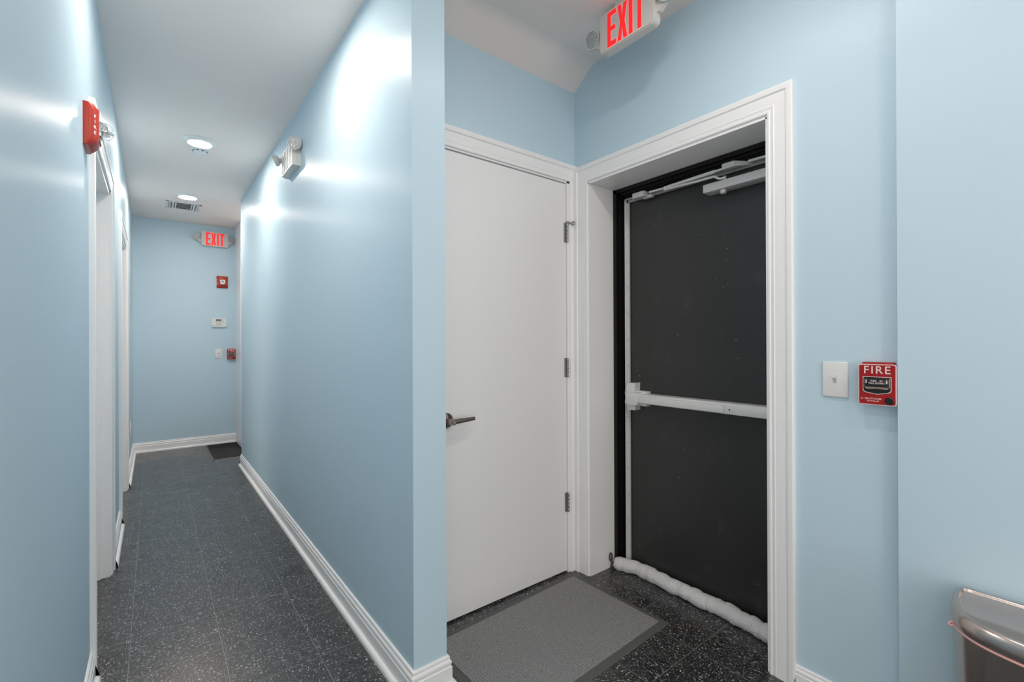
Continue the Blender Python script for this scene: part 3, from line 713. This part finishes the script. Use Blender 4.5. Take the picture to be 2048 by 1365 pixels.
t = thing('ceiling_vent', 'white louvred air vent in the hallway ceiling near the far wall', 'air vent', (.247, 5.76, HC))
W, L = .145, .15
bm = boxes(((-W, -L, -.006), (W, -L + .022, .0)), ((-W, L - .022, -.006), (W, L, .0)), ((-W, -L, -.006), (-W + .022, L, .0)), ((W - .022, -L, -.006), (W, L, .0)), ((-.070, -L, -.006), (-.060, L, 0)), ((.060, -L, -.006), (.070, L, 0)), bev=.0012)
obj('vent_frame', bm, 'lamp_trim', t)
bm = boxes(((-W + .004, -L + .004, -.0008), (W - .004, L - .004, -.0002))); obj('throat_shade', bm, 'vent_shadow', t)  # flat grey sheet painted as the shade inside the duct
for q in range(5):
    y = -.11 + q * .050
    bm = bmesh.new(); prism(bm, [(-.060, y + .026, -.001), (-.060, y + .004, -.010), (-.060, y + .003, -.0085), (-.060, y + .022, -.001)], (.12, 0, 0)); obj('louvre', bm, 'lamp_trim', t)
for s in (-1, 1):
    for q in range(2):
        x = s * (.080 + q * .024); bm = bmesh.new(); prism(bm, [(x, -L + .022, -.001), (x + s * .013, -L + .022, -.012), (x + s * .0145, -L + .022, -.011), (x + s * .003, -L + .022, -.001)], (0, 2 * L - .044, 0)); obj('louvre', bm, 'lamp_trim', t)

# ------------------------------------------------------------------ floor mats
def make_mat(label, w_, l_, cm, border=.030):
    t = thing('floor_mat', label, 'floor mat')
    bm = bmesh.new(); a, b = w_ / 2, l_ / 2; i, j = a - border, b - border
    ro = [bm.verts.new(p) for p in ((-a, -b, .0005), (a, -b, .0005), (a, b, .0005), (-a, b, .0005))]
    r1 = [bm.verts.new(p) for p in ((-a + .004, -b + .004, .003), (a - .004, -b + .004, .003), (a - .004, b - .004, .003), (-a + .004, b - .004, .003))]
    r2 = [bm.verts.new(p) for p in ((-i, -j, .0055), (i, -j, .0055), (i, j, .0055), (-i, j, .0055))]
    r3 = [bm.verts.new(p) for p in ((-i, -j, .0010), (i, -j, .0010), (i, j, .0010), (-i, j, .0010))]
    for p, q in ((ro, r1), (r1, r2), (r2, r3)):
        for k_ in range(4): bm.faces.new((p[k_], p[(k_ + 1) % 4], q[(k_ + 1) % 4], q[k_]))
    bm.faces.new(ro[::-1]); bm.faces.new(r3)
    obj('rubber_border', bm, 'rubber', t)
    bm = mk(box, (-i + .0015, -j + .0015, .0012), (i - .0015, j - .0015, .0078)); obj('carpet', bm, cm, t)
    return t
place(make_mat('', .880, .560, 'carpet'), (1.297, 1.4065, 0), math.radians(-1.6) + math.radians(3.6), 'grey ribbed entrance mat with a rubber border in front of the white closet door')
place(make_mat('', .62, .86, 'carpet_dark', .018), (.785, 6.06, 0), 0, 'dark door mat at the far end of the hallway')

# ------------------------------------------------------------------ draught stopper
key = [(1.938, 1.600), (1.962, 1.545), (1.983, 1.45), (1.975, 1.33), (1.972, 1.2), (1.968, 1.10), (1.975, 1.04), (1.964, .95), (1.957, .88), (1.948, .82), (1.945, .772)]
def catmull(P, n_):
    out = []; P = [P[0]] + P + [P[-1]]
    for i in range(1, len(P) - 2):
        for s in range(n_):
            t_ = s / n_; a, b, c, d = [Vector((*p, 0)) for p in P[i - 1:i + 3]]
            out.append(.5 * (2 * b + (c - a) * t_ + (2 * a - 5 * b + 4 * c - d) * t_ ** 2 + (3 * b - a - 3 * c + d) * t_ ** 3))
    out.append(Vector((*P[-2], 0))); return out
path = catmull(key, 24); npt = len(path)
t = thing('draught_stopper', 'long off-white cloth draught stopper lying along the bottom of the black door', 'draught stopper', (1.97, 1.2, 0))
R0 = .0340
rad = []
for i in range(npt):
    f = i / (npt - 1); e = min(i, npt - 1 - i) / 15.0
    r_ = R0 * (math.sqrt(max(.02, 1 - (1 - min(1, e)) ** 2)))
    r_ *= 1 + .035 * math.sin(f * 31) + .03 * math.sin(f * 57 + 1) + .03 * math.sin(f * 130)
    r_ *= 1 - .07 * max(0, math.cos(f * 2 * PI * 4.5 + 1.3 * math.sin(f * 17))) ** 20
    rad.append(r_)
bm = bmesh.new()
pts = [Vector((p.x + .0025 * math.sin(i * .37), p.y, .0325 + .0015 * math.sin(i * .21))) for i, p in enumerate(path)]
tube(bm, pts, R0, 28, True, lambda i: rad[i])
for v in bm.verts: v.co.z = max(v.co.z, .0012)
body = obj('stopper_tube', bm, 'canvas', t, off=t.location, smooth=60)
bm = bmesh.new(); sp = []
for i in range(4, npt - 2):
    tg = (pts[min(i + 1, npt - 1)] - pts[i - 1]).normalized(); sd = Vector((tg.y, -tg.x, 0)); sd = sd if sd.x < 0 else -sd
    ang = math.radians(12 + 8 * math.sin(i * .31)); r_ = rad[i] + .0006
    sp.append(pts[i] + sd * math.cos(ang) * r_ + Vector((0, 0, math.sin(ang) * r_)))
tube(bm, sp, .0012, 8); obj('seam_piping', bm, 'piping', t, off=t.location, smooth=60)
bm = bmesh.new(); lp = []
for q in range(15):
    a = -PI / 2 + 2 * PI * q / 14; lp.append((1.925 + .010 * math.cos(a), 1.612, .062 + .020 * math.sin(a)))
tube(bm, [(1.933, 1.600, .030)] + lp + [(1.930, 1.606, .030), (1.922, 1.612, .004)], .0032, 8); obj('hanging_loop', bm, 'cord', t, off=t.location, smooth=60)

# ------------------------------------------------------------------ step bin
BX, BY1, BY0 = 1.732, .250, -.190
t = thing('waste_bin', 'brushed steel step bin with a closed lid against the blue wall', 'waste bin', (BX - .12, .030, 0))
BCY = .030
_half = [(.0, .170), (.001, .192), (.008, .208), (.024, .216), (.050, .2155), (.085, .213), (.120, .209), (.150, .202), (.178, .189), (.202, .170), (.220, .146), (.233, .116), (.242, .080), (.247, .040), (.249, 0)]
_hv = catmull(_half, 3)
_out = [(BX - p.x, BCY + p.y) for p in _hv] + [(BX - p.x, BCY - p.y) for p in _hv[-2::-1]]
def dshape(ins=0.0):
    """outline of the bin: flat back by the wall, gently tapering sides, bowed front; inset by ins"""
    P = []; n_ = len(_out)
    for i, (x, y) in enumerate(_out):
        (x0, y0), (x1, y1) = _out[i - 1], _out[(i + 1) % n_]
        d = Vector((x1 - x0, y1 - y0)).normalized(); nv = Vector((-d.y, d.x))
        if nv.dot(Vector((x - (BX - .12), y - BCY))) > 0: nv = -nv
        P.append((x + nv.x * ins, y + nv.y * ins))
    return P
def loft(bm, rings, cap0=True, cap1=True):
    R_ = [[bm.verts.new((x, y, z)) for x, y in P] for P, z in rings]
    for a, b in zip(R_, R_[1:]):
        n_ = len(a)
        for q in range(n_): bm.faces.new((a[q], a[(q + 1) % n_], b[(q + 1) % n_], b[q]))
    if cap0: bm.faces.new(R_[0][::-1])
    if cap1: bm.faces.new(R_[-1])
O = t.location
bm = bmesh.new(); loft(bm, [(dshape(.020), .022), (dshape(.012), .25), (dshape(.006), .499)], True, True); obj('bin_body', bm, 'steel', t, off=O, smooth=40)
bm = bmesh.new(); loft(bm, [(dshape(.014), 0), (dshape(.014), .024)]); obj('bin_base', bm, 'black_plastic', t, off=O, smooth=40)
bm = bmesh.new(); loft(bm, [(dshape(.012), .497), (dshape(.012), .509)]); obj('rim_gap', bm, 'dark_gap', t, off=O, smooth=40)
bm = bmesh.new(); loft(bm, [(dshape(.003), .4995), (dshape(.0005), .503), (dshape(.004), .5065)], False, False)
tube(bm, [(BX - .150, BCY + .198, .506), (BX - .156, BCY + .2055, .503), (BX - .162, BCY + .205, .5015), (BX - .168, BCY + .196, .503)], .0028, 10)
obj('bin_liner', bm, 'liner', t, off=O, smooth=40)
bm = bmesh.new(); loft(bm, [(dshape(.001), .508), (dshape(.0), .511), (dshape(.0008), .528), (dshape(.004), .538), (dshape(.009), .5445), (dshape(.0125), .5470), (dshape(.0155), .5472), (dshape(.0172), .5452), (dshape(.0185), .5425), (dshape(.0195), .5415)]); obj('bin_lid', bm, 'steel', t, off=O, smooth=50)
bm = mk(box, (BX - .290, -.02, .012), (BX - .220, .08, .024), .004); obj('foot_pedal', bm, 'black_plastic', t, off=O, smooth=30)
